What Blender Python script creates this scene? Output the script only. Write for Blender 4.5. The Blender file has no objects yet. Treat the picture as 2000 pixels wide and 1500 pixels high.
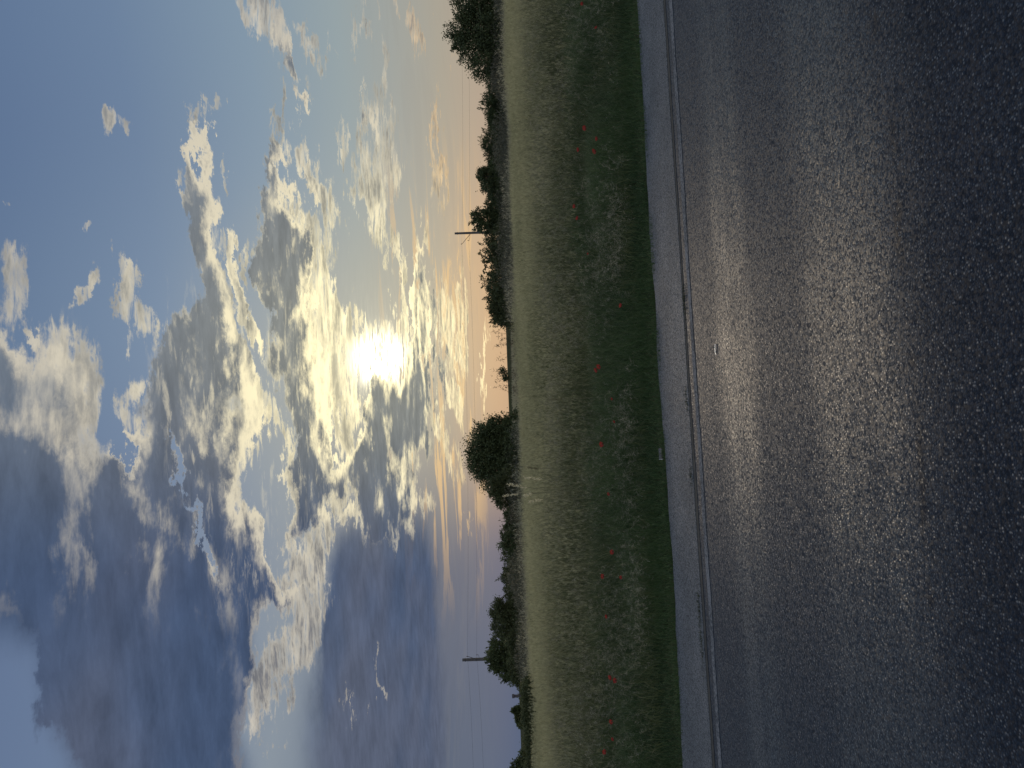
import bpy, math, random
import numpy as np
from mathutils import Matrix, Vector
rng = np.random.default_rng(7); random.seed(7)
R = math.radians
sc = bpy.context.scene

# ------------------------------------------------------------------ camera
# The photograph is a portrait picture stored on its side: the camera is rolled 90 degrees.
F = 1444.0                      # focal length in photo pixels (2000 x 1500)
EYE = 1.6
ROLL = 0.036
PITCH = math.atan(8.0/F)        # looking very slightly down
cam = bpy.data.cameras.new('camera'); camo = bpy.data.objects.new('camera', cam)
sc.collection.objects.link(camo); sc.camera = camo
cam.sensor_width = 36.0; cam.lens = 36.0*F/2000.0; cam.clip_end = 12000.0; cam.clip_start = 0.05
_n = math.hypot(1, ROLL); _c, _s = 1/_n, ROLL/_n
CX = Vector((-_s, 0, -_c)); CY = Vector((_c, 0, -_s)); CZ = Vector((0, -1, 0))
_P = Matrix.Rotation(-PITCH, 3, 'X')
CX, CY, CZ = _P@CX, _P@CY, _P@CZ
M = Matrix((CX, CY, CZ)).transposed().to_4x4(); M.translation = (0, 0, EYE)
camo.matrix_world = M
def ray(px, py):
    return (CX*((px-1000)/F) + CY*(-(py-750)/F) - CZ).normalized()
def azel(px, py):
    d = ray(px, py); return math.degrees(math.atan2(d.x, d.y)), math.degrees(math.asin(d.z))
def at(px, py, Y):
    d = ray(px, py); return Vector((0, 0, EYE)) + d*(Y/d.y)

# ------------------------------------------------------------------ light
SUN_AZ, SUN_EL = azel(742, 702)
sun = bpy.data.lights.new('sun', 'SUN'); suno = bpy.data.objects.new('sun', sun); sc.collection.objects.link(suno)
sun.energy = 0.7; sun.angle = R(5.0); sun.color = (1.0, 0.80, 0.58)
sdir = Vector((math.sin(R(SUN_AZ))*math.cos(R(SUN_EL)), math.cos(R(SUN_AZ))*math.cos(R(SUN_EL)), math.sin(R(SUN_EL))))
suno.rotation_euler = (-sdir).to_track_quat('-Z', 'Y').to_euler()
sc.cycles.max_bounces = 5; sc.cycles.diffuse_bounces = 2; sc.cycles.glossy_bounces = 2; sc.cycles.transmission_bounces = 3
sc.view_settings.view_transform = 'Standard'; sc.view_settings.look = 'None'
sc.view_settings.exposure = 0.0; sc.view_settings.gamma = 1.0; sc.view_settings.use_curve_mapping = False

# ------------------------------------------------------------------ sky
def lin(r, g, b):
    f = lambda v: (v/255/12.92) if v/255 <= .04045 else ((v/255+.055)/1.055)**2.4
    return (f(r), f(g), f(b), 1)
W = bpy.data.worlds.new('World'); sc.world = W; W.use_nodes = True
nt = W.node_tree; N = nt.nodes; L = nt.links; N.clear()
def setin(node, i, v):
    if v is None: return
    if isinstance(v, bpy.types.NodeSocket): L.new(v, node.inputs[i])
    else: node.inputs[i].default_value = v
def m(op, a, b=None, c=None, clamp=False):
    n = N.new('ShaderNodeMath'); n.operation = op; n.use_clamp = clamp
    setin(n, 0, a); setin(n, 1, b); setin(n, 2, c); return n.outputs[0]
def vm(op, a, b=None, out=0):
    n = N.new('ShaderNodeVectorMath'); n.operation = op
    setin(n, 0, a)
    if op == 'SCALE': setin(n, 3, b)
    else: setin(n, 1, b)
    return n.outputs[out]
def comb(x, y, z=0.0):
    n = N.new('ShaderNodeCombineXYZ'); setin(n, 0, x); setin(n, 1, y); setin(n, 2, z); return n.outputs[0]
def mr(v, a, b, c=0.0, d=1.0, kind='SMOOTHSTEP'):
    n = N.new('ShaderNodeMapRange'); n.interpolation_type = kind
    setin(n, 0, v); setin(n, 1, a); setin(n, 2, b); setin(n, 3, c); setin(n, 4, d); return n.outputs[0]
def mix(f, a, b, blend='MIX'):
    n = N.new('ShaderNodeMix'); n.data_type = 'RGBA'; n.blend_type = blend; n.clamp_factor = (blend == 'MIX')
    setin(n, 0, f); setin(n, 6, a); setin(n, 7, b); return n.outputs[2]
def noise(vec, scale, detail=6, rough=.55, dist=0.0, lac=2.0):
    n = N.new('ShaderNodeTexNoise'); setin(n, 'Vector', vec) if False else L.new(vec, n.inputs['Vector'])
    n.inputs['Scale'].default_value = scale; n.inputs['Detail'].default_value = detail
    n.inputs['Roughness'].default_value = rough; n.inputs['Distortion'].default_value = dist
    n.inputs['Lacunarity'].default_value = lac
    return n
def ramp(v, stops):
    n = N.new('ShaderNodeValToRGB'); L.new(v, n.inputs[0]); e = n.color_ramp.elements
    while len(e) < len(stops): e.new(.5)
    for k, (p, c) in enumerate(stops): e[k].position = p
    for k, (p, c) in enumerate(stops): e[k].color = lin(*c)
    return n.outputs[0]
tc = N.new('ShaderNodeTexCoord'); D = tc.outputs['Generated']
sep = N.new('ShaderNodeSeparateXYZ'); L.new(D, sep.inputs[0]); dx, dy, dz = sep.outputs
az = m('MULTIPLY', m('ARCTAN2', dx, dy), 57.2958)
el = m('MULTIPLY', m('ARCSINE', dz), 57.2958)
inv = m('DIVIDE', 1.0, m('ADD', m('MAXIMUM', dz, 0.0), 0.13))
Q = comb(m('MULTIPLY', dx, inv), m('MULTIPLY', dy, inv), 0.0)          # the cloud layer seen from below
wn = noise(Q, 2.6, 10, .66)
wv = vm('SUBTRACT', wn.outputs['Color'], (.5, .5, .5))
wsc = mr(el, 0, 14, .22, 1.0, 'LINEAR')
wv = vm('MULTIPLY', wv, comb(m('MULTIPLY', wsc, 16.0), m('MULTIPLY', wsc, 10.0), 0.0))
AE = vm('ADD', comb(az, el, 0.0), wv)
def split(v):
    n = N.new('ShaderNodeSeparateXYZ'); L.new(v, n.inputs[0]); return n.outputs
AEs = split(AE)
tosun_ae = vm('NORMALIZE', vm('SUBTRACT', (SUN_AZ, SUN_EL, 0), AE))
AEs2 = split(vm('ADD', AE, vm('SCALE', tosun_ae, 1.2)))
AEs0 = split(vm('ADD', comb(az, el, 0.0), vm('SCALE', wv, .28)))
def capsule(c, acc, AEs, soft=(.45, 1.45)):
    x1, y1, x2, y2, w, wt = c
    a = np.array(azel(x1, y1)); b = np.array(azel(x2, y2)); mid = (a+b)/2; d = b-a; ln = float(np.hypot(*d))
    w = w/F*57.3
    mp = N.new('ShaderNodeMapping'); mp.vector_type = 'TEXTURE'; L.new(comb(AEs[0], AEs[1], acc), mp.inputs[0])
    mp.inputs['Location'].default_value = (mid[0], mid[1], 0)
    mp.inputs['Rotation'].default_value = (0, 0, math.atan2(d[1], d[0]))
    mp.inputs['Scale'].default_value = (ln/2+w*.75, w, 1e9)
    r = vm('LENGTH', mp.outputs[0], None, 1)
    return mr(r, soft[0], soft[1], wt, 0.0)
def field(caps, start=0.0, ae=None, soft=(.45, 1.45)):
    acc = start; ae = ae or AEs
    for c in caps:
        if len(c) == 5: c = (*c, 1.0)
        acc = m('ADD', acc, capsule(c, acc, ae, soft))
    return acc
THICK = [
 (-160,850,-120,1150,110),(40,900,40,1130,85),(170,900,180,1330,95),(300,1010,320,1420,80),(390,1230,330,1480,70),
 (120,1150,220,1400,60),(260,1480,330,1650,90),
 (-40,700,40,770,60,.9),(130,700,150,790,30,.55),(280,860,300,960,40,.8),
 (370,800,410,960,50),(420,980,500,1150,52),(450,1190,430,1340,45),(430,1400,410,1600,50),(530,1130,560,1180,25,.7),
 (375,330,385,460,30),(385,460,425,640,34),(400,620,400,800,46),(385,250,378,330,12,.8),(350,620,345,760,22,.7),
 (462,430,478,560,13,.8),(478,560,525,730,15,.8),(440,650,480,780,22,.5),
 (545,370,560,510,26),(575,510,600,610,32),(588,610,600,840,44),(605,840,610,1000,40),(540,280,545,370,12,.8),
 (805,715,795,870,38),(748,752,735,900,28),(700,920,745,1000,50),(770,950,775,1010,50,.8),
 (640,1010,650,1040,25,.6),(470,700,490,880,26,.55),(440,830,470,960,28,.55),(640,880,650,960,24,.5),(826,500,832,770,14,.95),
 (558,110,568,220,9,.7),(535,40,545,90,14,.6),(735,230,735,290,9,.6),(600,330,610,400,8,.6),
 (355,880,372,960,-9,-1) ,
 (868,690,862,800,7,.6),(950,640,945,800,5,.5),(918,1010,925,1040,4,.3),
]
THICK = [c for c in THICK if c[4] > 0]
GAP = [(350,880,368,980,8),(375,1000,395,1140,7),(400,1180,412,1290,6),(520,880,535,1050,22),(255,830,275,910,10),(560,1210,570,1180,6)]
BRIGHT = [
 (30,520,25,640,32),(85,652,88,660,10),(130,660,190,810,46),(60,790,110,850,30),(188,215,190,235,20,.9),(12,405,14,412,7,.7),
 (180,485,182,500,9,.8),(200,560,190,600,13),(262,530,268,590,14),(280,600,300,660,20),(290,750,285,830,22),
 (512,460,515,560,11),(388,190,392,240,8,.8),(442,340,450,370,7,.8),(420,420,440,520,12,.5),
 (500,10,520,90,22),(590,20,615,110,17),(585,130,590,230,5,.7),(686,0,690,100,6,.8),(725,20,735,70,7,.8),(745,100,765,200,12,.9),
 (740,200,748,420,30,.9),(805,10,815,85,15),(850,190,862,400,8,.9),(830,430,825,510,7,.9),(700,330,725,450,22),(655,200,670,330,9,.9),
 (520,140,525,230,7,.8),(535,240,550,340,17),(580,290,610,360,16),(620,330,650,470,22),(770,450,805,640,8,.9),
 (590,440,640,560,28),(640,560,680,700,32,1.1),(655,690,690,860,32,1.1),(625,640,640,760,18,.8),(700,640,760,660,30,.9),(790,560,800,690,12,.9),
 (755,470,760,520,6,.6),(860,560,885,720,20),(905,500,905,760,8),(880,740,900,820,12),(840,800,880,930,16,.8),(895,860,905,940,9,.7),(895,20,880,150,5,.5),
 (510,1390,560,1290,36),(560,1290,620,1150,42,1.05),(600,1120,640,1060,26),(500,780,530,860,22,.9),(540,880,590,1050,14),
 (590,1050,560,1200,16,.8),(672,975,690,1040,14),(385,1235,380,1275,9,.9),(435,1390,482,1345,7),(500,1440,560,1400,16,.6),
 (726,1290,730,1370,5,.6),(680,1340,690,1420,5,.5),(460,830,500,900,16,.6),(500,960,470,1050,10,.4),(510,640,500,700,9,.6),(712,155,722,180,1.3,1.2),
]
VEIL = [
 (690,1040,675,1300,42,.8), (780,1000,770,1180,60,.8),(740,1150,740,1300,75,.9),(720,1300,720,1600,100,1.0),(810,1100,815,1600,38,.8),(900,1000,930,1600,70,.35),
 (-150,900,-120,1200,110),(60,960,60,1140,75,1.1),(190,980,220,1300,90,1.1),(300,1120,330,1450,80,1.1),(180,1300,300,1620,80,.9),(395,1480,430,1620,70,.9),(460,1250,450,1300,35,.8)]
V = field(VEIL, ae=AEs0, soft=(.3, 1.7))
WR = field([(330,620,360,900,40,.8),(430,560,455,1000,75),(560,640,600,960,60,.9),(470,1000,500,1180,50,.8),(70,640,120,800,60,.7)], ae=AEs0, soft=(.2, 1.5))
T2 = field(THICK, ae=AEs2)
T = field(THICK)
B = field(BRIGHT)
T = m('SUBTRACT', T, field(GAP))
# sky out of the picture: broken cloud too
far = mr(m('ABSOLUTE', az), 31, 44)
T = m('ADD', T, m('MULTIPLY', far, mr(noise(Q, .8, 4, .5).outputs[0], .40, .56, 0, 1)))
Q1 = vm('MULTIPLY', Q, (.80, 1.25, 1.0))
n1 = m('SUBTRACT', noise(Q1, 4.6, 10, .63, .3).outputs[0], .5)
sq = sdir/(sdir.z+.13)
to_sun = vm('NORMALIZE', vm('SUBTRACT', (sq.x, sq.y, 0), Q))
n1s = m('SUBTRACT', noise(vm('ADD', Q1, vm('SCALE', to_sun, .07)), 4.6, 7, .6, .3).outputs[0], .5)
relief = m('SUBTRACT', n1, n1s)
Qs = vm('MULTIPLY', Q, (.62, 2.0, 1.0))
n2 = m('SUBTRACT', noise(Qs, 15.0, 10, .69, .4).outputs[0], .5)
t = m('ADD', m('MINIMUM', m('MULTIPLY', T, 1.12), 1.25), m('ADD', m('MULTIPLY', n1, 1.7), m('MULTIPLY', n2, .75)))
b = m('ADD', m('MINIMUM', B, 1.1), m('ADD', m('MULTIPLY', n1, 1.6), m('MULTIPLY', n2, 3.6)))
aT = m('MULTIPLY', mr(t, .16, .60), mr(T, .02, .16)); dT = mr(m('ADD', m('SUBTRACT', t, m('MULTIPLY', relief, -1.3)), m('MULTIPLY', m('SUBTRACT', T2, T), .55)), .26, 1.12)
aB = m('MULTIPLY', mr(b, .34, 1.45), mr(B, .03, .22)); dB = mr(m('ADD', b, m('MULTIPLY', relief, 2.0)), .8, 1.7)
# angle from the sun
sd = vm('DOT_PRODUCT', D, tuple(sdir), 1)
sang = m('MULTIPLY', m('ARCCOSINE', m('MINIMUM', sd, 1.0)), 57.2958)
near = mr(sang, 2, 17, 1, 0); near2 = mr(sang, 8, 34, 1, 0)
left = mr(az, -15, 7, 1, 0)
e01 = m('DIVIDE', m('MAXIMUM', el, 0.0), 40.0)
right_c = ramp(e01, [(0,(198,166,140)),(.06,(186,166,144)),(.13,(162,164,158)),(.27,(152,168,174)),(.42,(138,160,178)),(.62,(120,144,172)),(1,(92,116,150))])
left_c = ramp(e01, [(0,(84,102,132)),(.06,(90,106,132)),(.13,(90,104,128)),(.27,(104,118,140)),(.42,(140,152,165)),(.62,(114,134,164)),(1,(92,112,148))])
base = mix(left, right_c, left_c)
rgt = mr(az, 4, 22); base = mix(m('MULTIPLY', rgt, .85), base, ramp(e01, [(0,(178,164,150)),(.1,(168,165,154)),(.27,(150,166,172)),(.42,(130,153,174)),(.62,(107,131,163)),(1,(80,104,144))]))
hor = m('MULTIPLY', mr(el, .5, 6.5, 1, 0), mr(m('ABSOLUTE', m('SUBTRACT', az, 2.0)), 2, 15, 1, 0))
base = mix(m('MULTIPLY', hor, .6), base, lin(214,172,130))
sn = noise(comb(m('MULTIPLY', az, .085), m('MULTIPLY', el, 1.25), .3), 1.0, 9, .64, .9).outputs[0]
lowm = mr(el, 1.0, 3.5, 0, 1); lowm = m('MULTIPLY', lowm, mr(el, 7.5, 10.5, 1, 0))
base = mix(m('MULTIPLY', m('MULTIPLY', mr(sn, .50, .38), lowm), m('ADD', .1, m('MULTIPLY', hor, .5))), base, lin(140,140,140))
base = mix(m('MULTIPLY', m('MULTIPLY', mr(sn, .52, .60), m('MULTIPLY', lowm, mr(m('ABSOLUTE', m('SUBTRACT', az, 1.0)), 5, 20, 1, 0))), .85), base, lin(244,200,138))
nish = N.new('ShaderNodeTexSky'); nish.sky_type = 'NISHITA'; nish.sun_disc = False
nish.sun_elevation = R(SUN_EL); nish.sun_rotation = R(SUN_AZ); nish.air_density = 1.2; nish.dust_density = 2.0
nsk = vm('SCALE', nish.outputs[0], .025)
base = mix(.12, base, nsk)
base = mix(m('MULTIPLY', near, .5), base, lin(178,173,152))
brc = mix(near2, lin(190,184,174), lin(228,218,190))
brc = mix(m('MULTIPLY', left, .55), brc, lin(200,192,178))
brc = mix(m('MULTIPLY', mr(el, 2, 8.5, 1, 0), .8), brc, lin(244,192,116))
brc = mix(near, brc, (1.35, 1.18, .70, 1))
lown = noise(Q, .9, 3, .5).outputs[0]
dkl = mix(mr(lown, .4, .62), lin(68,84,112), lin(86,94,114))
dkr = mix(near2, lin(106,119,136), lin(126,131,134))
dk = mix(left, dkr, dkl)
dk = mix(m('MULTIPLY', near, .45), dk, lin(150,150,134))
dk = mix(m('MULTIPLY', hor, .5), dk, lin(176,160,140))
shade = m('ADD', mr(n2, -.18, .2, .90, 1.12, 'LINEAR'), m('MULTIPLY', relief, -.9))
dk = vm('SCALE', dk, shade)
mid = mix(.5, brc, dk)
brB = vm('SCALE', brc, m('ADD', mr(relief, -.16, .16, 1.12, .62, 'LINEAR'), m('MULTIPLY', n2, -.9)))
colB = mix(m('MULTIPLY', dB, .6), brB, dk)
soft = mr(m('ADD', near2, m('ADD', m('MULTIPLY', n1, 1.5), m('MULTIPLY', mr(el, 30, 24), .0))), -.25, .45, .25, 1.0)
soft = m('MULTIPLY', soft, m('SUBTRACT', 1.0, m('MULTIPLY', mr(az, -12, -19), mr(el, 15, 22))))
brT = mix(soft, dk, brc)
colT = mix(dT, brT, dk)
base = mix(m('MULTIPLY', mr(V, .15, 1.0), .92), base, dk)
sky = mix(m('MULTIPLY', aB, .92), base, colB)
sky = mix(aT, sky, colT)
sky = mix(m('MULTIPLY', m('MULTIPLY', aB, mr(t, .9, .5)), .8), sky, colB)
wisp_a = m('MULTIPLY', m('MULTIPLY', mr(m('ADD', n1, m('MULTIPLY', n2, 1.7)), .06, .34), m('MINIMUM', WR, 1.0)), .62)
sky = mix(wisp_a, sky, brT)
# the sun burning through the gaps
hid = mr(t, .3, .8, 1.0, .04)
core = m('MULTIPLY', m('EXPONENT', m('MULTIPLY', m('POWER', m('DIVIDE', sang, 1.35), 2.0), -1.0)), 8.0)
halo = m('MULTIPLY', m('EXPONENT', m('DIVIDE', sang, -2.0)), .45)
core = m('MULTIPLY', core, mr(m('ADD', n1, m('MULTIPLY', n2, 1.1)), -.13, .07, .02, 1.0))
glow = m('MULTIPLY', m('ADD', core, halo), m('MULTIPLY', hid, mr(n2, -.15, .15, .35, 1.3, 'LINEAR')))
veil = m('MULTIPLY', m('EXPONENT', m('DIVIDE', sang, -5.0)), .05)
gl = vm('SCALE', (1.0, .90, .62), m('ADD', glow, veil))
sky = vm('ADD', sky, gl)
below = mr(el, -1.2, -.2, 1, 0)
sky = mix(below, sky, lin(70, 72, 66))
sky = vm('SCALE', sky, m('MULTIPLY', 10.0, mr(dy, .45, -.35, 1.0, 2.5)))  # sky behind the camera is boosted, an added unseen fill for the grass
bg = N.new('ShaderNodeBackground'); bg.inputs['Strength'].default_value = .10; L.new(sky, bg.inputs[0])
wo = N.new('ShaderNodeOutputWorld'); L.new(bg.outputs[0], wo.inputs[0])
W.cycles.sampling_method = 'MANUAL'; W.cycles.sample_map_resolution = 1024

# ------------------------------------------------------------------ helpers
def tag(o, label=None, cat=None, group=None, kind=None):
    if label: o['label'] = label
    if cat: o['category'] = cat
    if group: o['group'] = group
    if kind: o['kind'] = kind
    return o
def link(o, parent=None):
    sc.collection.objects.link(o)
    if parent is not None: o.parent = parent
    return o
def empty(name, loc=(0,0,0)):
    o = bpy.data.objects.new(name, None); o.location = loc; o.empty_display_size = .2; return link(o)
def mesh(name, V, Fq, mat, parent=None, attrs=None, smooth=False):
    V = np.asarray(V, np.float32).reshape(-1, 3)
    me = bpy.data.meshes.new(name)
    Fq = np.asarray(Fq, np.int32); k = Fq.shape[1]
    me.vertices.add(len(V)); me.vertices.foreach_set('co', V.ravel())
    me.loops.add(Fq.size); me.loops.foreach_set('vertex_index', Fq.ravel())
    me.polygons.add(len(Fq)); me.polygons.foreach_set('loop_start', np.arange(0, Fq.size, k, dtype=np.int32))
    if attrs:
        for an, av in attrs.items():
            a = me.attributes.new(an, 'FLOAT', 'POINT'); a.data.foreach_set('value', np.asarray(av, np.float32).ravel())
    me.update(calc_edges=True)
    me.polygons.foreach_set('use_smooth', np.full(len(Fq), bool(smooth)))
    me.materials.append(mat)
    return link(bpy.data.objects.new(name, me), parent)
def copy_tree(o, parent=None):
    c = o.copy(); sc.collection.objects.link(c)
    if parent is not None: c.parent = parent
    for ch in list(o.children): copy_tree(ch, c)
    return c

class Mat:
    def __init__(s, name):
        s.m = bpy.data.materials.new(name); s.m.use_nodes = True; s.n = s.m.node_tree.nodes; s.l = s.m.node_tree.links
        s.b = s.n['Principled BSDF']; s.o = s.n['Material Output']
    def node(s, t, **kw):
        n = s.n.new(t)
        for k, v in kw.items():
            if hasattr(n, k) and k not in n.inputs: setattr(n, k, v)
            else: s.put(n, k, v)
        return n
    def put(s, n, k, v):
        if isinstance(v, bpy.types.NodeSocket): s.l.new(v, n.inputs[k])
        else: n.inputs[k].default_value = v
    def math(s, op, a, b=0.0, clamp=False):
        n = s.n.new('ShaderNodeMath'); n.operation = op; n.use_clamp = clamp; s.put(n, 0, a); s.put(n, 1, b); return n.outputs[0]
    def mr(s, v, a, b, c=0.0, d=1.0, kind='SMOOTHSTEP'):
        n = s.n.new('ShaderNodeMapRange'); n.interpolation_type = kind
        for i, q in enumerate((v, a, b, c, d)): s.put(n, i, q)
        return n.outputs[0]
    def mix(s, f, a, b):
        n = s.n.new('ShaderNodeMix'); n.data_type = 'RGBA'; s.put(n, 0, f); s.put(n, 6, a); s.put(n, 7, b); return n.outputs[2]
    def noise(s, vec, scale, detail=4, rough=.5):
        n = s.n.new('ShaderNodeTexNoise'); s.l.new(vec, n.inputs['Vector']); n.inputs['Scale'].default_value = scale
        n.inputs['Detail'].default_value = detail; n.inputs['Roughness'].default_value = rough; return n.outputs[0]
    def attr(s, name):
        n = s.n.new('ShaderNodeAttribute'); n.attribute_name = name; return n.outputs['Fac']
    def coord(s): return s.n.new('ShaderNodeTexCoord').outputs['Object']

# ------------------------------------------------------------------ ground geometry
TH = math.atan(.115); ct, st = math.cos(TH), math.sin(TH)
T_EDGE, T_SH, T_LINE = 7.60, 6.50, 6.26
def road_t(X, Y): return Y*ct - X*st
def sm(a, b, x): 
    u = np.clip((x-a)/(b-a), 0, 1); return u*u*(3-2*u)
def G(X, Y):
    X = np.asarray(X, float); Y = np.asarray(Y, float); tp = road_t(X, Y)-T_EDGE
    z = -.03*sm(-.1, .3, tp) + .30*sm(.4, 7, tp) + .06*np.sin(X*.35+1)*np.sin(Y*.28)*sm(1, 8, tp)
    z = z + 1.05*sm(60, 420, tp) - .45*sm(.0, 60, tp)*sm(-10,-40,X)
    z = z + np.where(tp < -.05, -.06, 0)
    return z

def soil_mat():
    q = Mat('field_soil'); c = q.coord()
    n1 = q.noise(c, .9, 6, .6); n2 = q.noise(c, .02, 4, .5)
    col = q.mix(q.mr(n1, .35, .65), (.030,.040,.016,1), (.075,.075,.035,1))
    col = q.mix(q.mr(n2, .4, .6), col, (.085,.085,.050,1))
    q.put(q.b, 'Base Color', col); q.put(q.b, 'Roughness', 1.0); q.put(q.b, 'Specular IOR Level', 0.0); return q.m
def asphalt_mat(name, kind):
    q = Mat(name); c = q.coord(); sp = q.n.new('ShaderNodeSeparateXYZ'); q.l.new(c, sp.inputs[0]); tt = sp.outputs[1]
    wob = q.math('MULTIPLY', q.math('SUBTRACT', q.noise(c, .45, 3), .5), .35)
    tw = q.math('ADD', tt, wob)
    st_ = q.n.new('ShaderNodeVectorMath'); st_.operation = 'MULTIPLY'; q.l.new(c, st_.inputs[0]); st_.inputs[1].default_value = (.35, 6.0, 1)
    streak = q.noise(st_.outputs[0], 1.0, 5, .6)
    patch = q.noise(c, 1.3, 6, .6)
    # stones
    vo = q.n.new('ShaderNodeTexVoronoi'); q.l.new(c, vo.inputs['Vector']); vo.inputs['Scale'].default_value = {'road': 92, 'shoulder': 85}[kind]
    vo.inputs['Randomness'].default_value = 1.0
    sc2 = q.n.new('ShaderNodeSeparateColor'); q.l.new(vo.outputs['Color'], sc2.inputs[0])
    stone = sc2.outputs[0]; dist = vo.outputs['Distance']
    dome = q.mr(dist, .0, .62, 1, 0)
    fine = q.noise(c, 260, 3, .6)
    if kind != 'shoulder':
        # wheel tracks polished by traffic
        def track(ctr, hw): return q.mr(q.math('ABSOLUTE', q.math('SUBTRACT', tw, ctr)), hw*.35, hw, 1, 0)
        tr = q.math('ADD', track(5.12, .55), track(3.42, .62), True)
        tr = q.math('MULTIPLY', tr, q.math('MULTIPLY', q.mr(streak, .3, .62, .5, 1.0), q.mr(patch, .32, .6, .45, 1.0)))
        core = q.math('MULTIPLY', track(5.22, .22), q.mr(streak, .35, .6))
    if kind == 'road':
        w2 = q.math('ADD', tt, q.math('MULTIPLY', q.math('SUBTRACT', q.noise(c, 1.1, 6, .65), .5), .28))
        nearm = q.mr(w2, 2.45, 3.12, .92, 0)                     # coarser, darker surfacing of the near lane
        seam = q.math('MULTIPLY', q.mr(q.math('ABSOLUTE', q.math('SUBTRACT', w2, 2.90)), .008, .045, 1, 0), q.mr(q.noise(c, 3.2, 5, .7), .46, .60))
        colv = q.mix(tr, (.024,.040,.056,1), (.056,.072,.080,1))
        colv = q.mix(q.math('MULTIPLY', core, .5), colv, (.092,.10,.10,1))
        colv = q.mix(nearm, colv, q.mix(q.mr(patch, .3, .7), (.012,.022,.036,1), (.022,.034,.052,1)))
        colv = q.mix(q.math('MULTIPLY', seam, .75), colv, (.008,.009,.012,1))
        rough = q.math('ADD', q.mr(tr, 0, 1, .70, .55, 'LINEAR'), q.math('MULTIPLY', nearm, .12))
    else:
        colv = q.mix(q.mr(patch, .35, .7), (.105,.122,.130,1), (.165,.180,.186,1)); rough = .8
        pits = q.mr(q.noise(c, 26, 3, .6), .30, .38, 1, 0)
        colv = q.mix(q.math('MULTIPLY', pits, .7), colv, (.03,.035,.04,1))
    colv = q.mix(q.mr(patch, .58, .75, 0, .35), colv, (.028,.031,.038,1)) if kind == 'road' else colv
    # individual stones: light and dark chippings in dark bitumen
    dk_ = q.mr(sc2.outputs[1], .0, .45, .55, 0)
    colv = q.mix(dk_, colv, (.012,.014,.018,1))
    f = q.math('MULTIPLY', q.mr(stone, .62, .98, 0, 1), dome)
    colv = q.mix(q.math('MULTIPLY', f, {'road': .7, 'shoulder': .3}[kind]), colv, (.19,.21,.22,1))
    gap = q.mr(dist, .42, .7, 0, .65)
    colv = q.mix(gap, colv, (.012,.014,.018,1))
    q.put(q.b, 'Base Color', colv)
    sr = q.mr(stone, .6, 1.0, 0, .38)
    q.put(q.b, 'Specular IOR Level', q.mr(nearm, 0, 1, .32, .14) if kind == 'road' else .3)
    rr = q.math('SUBTRACT', rough, q.math('MULTIPLY', sr, dome)) 
    q.put(q.b, 'Roughness', rr)
    tilt = q.math('MULTIPLY', stone, dome)
    h = q.math('ADD', q.math('MULTIPLY', dome, .6), q.math('ADD', q.math('MULTIPLY', tilt, .5), q.math('MULTIPLY', fine, .5)))
    bp = q.n.new('ShaderNodeBump'); bp.inputs['Strength'].default_value = {'road': .30, 'shoulder': .35}[kind]
    bp.inputs['Distance'].default_value = .006; q.l.new(h, bp.inputs['Height']); q.l.new(bp.outputs[0], q.b.inputs['Normal'])
    # every stone is a small facet with its own tilt, so that it glints on its own
    fv = q.n.new('ShaderNodeVectorMath'); fv.operation = 'SUBTRACT'; q.l.new(vo.outputs['Color'], fv.inputs[0]); fv.inputs[1].default_value = (.5, .5, .5)
    fm = q.n.new('ShaderNodeVectorMath'); fm.operation = 'MULTIPLY'; q.l.new(fv.outputs[0], fm.inputs[0]); k_ = {'road': .40, 'shoulder': .30}[kind]; fm.inputs[1].default_value = (k_, k_, 0)
    fa = q.n.new('ShaderNodeVectorMath'); fa.operation = 'ADD'; q.l.new(bp.outputs[0], fa.inputs[0]); q.l.new(fm.outputs[0], fa.inputs[1])
    fn = q.n.new('ShaderNodeVectorMath'); fn.operation = 'NORMALIZE'; q.l.new(fa.outputs[0], fn.inputs[0]); q.l.new(fn.outputs[0], q.b.inputs['Normal'])
    return q.m
def line_mat():
    q = Mat('worn_white_paint'); c = q.coord()
    wear = q.noise(c, 38, 5, .7); big = q.noise(c, 1.6, 3)
    f = q.mr(q.math('ADD', wear, q.math('MULTIPLY', big, .5)), .66, .84)
    col = q.mix(f, (.042,.054,.064,1), (.18,.19,.195,1))
    q.put(q.b, 'Base Color', col); q.put(q.b, 'Roughness', .9); q.put(q.b, 'Specular IOR Level', .2)
    bp = q.n.new('ShaderNodeBump'); bp.inputs['Strength'].default_value = .5; bp.inputs['Distance'].default_value = .004
    q.l.new(q.noise(c, 120, 3), bp.inputs['Height']); q.l.new(bp.outputs[0], q.b.inputs['Normal']); return q.m

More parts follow.
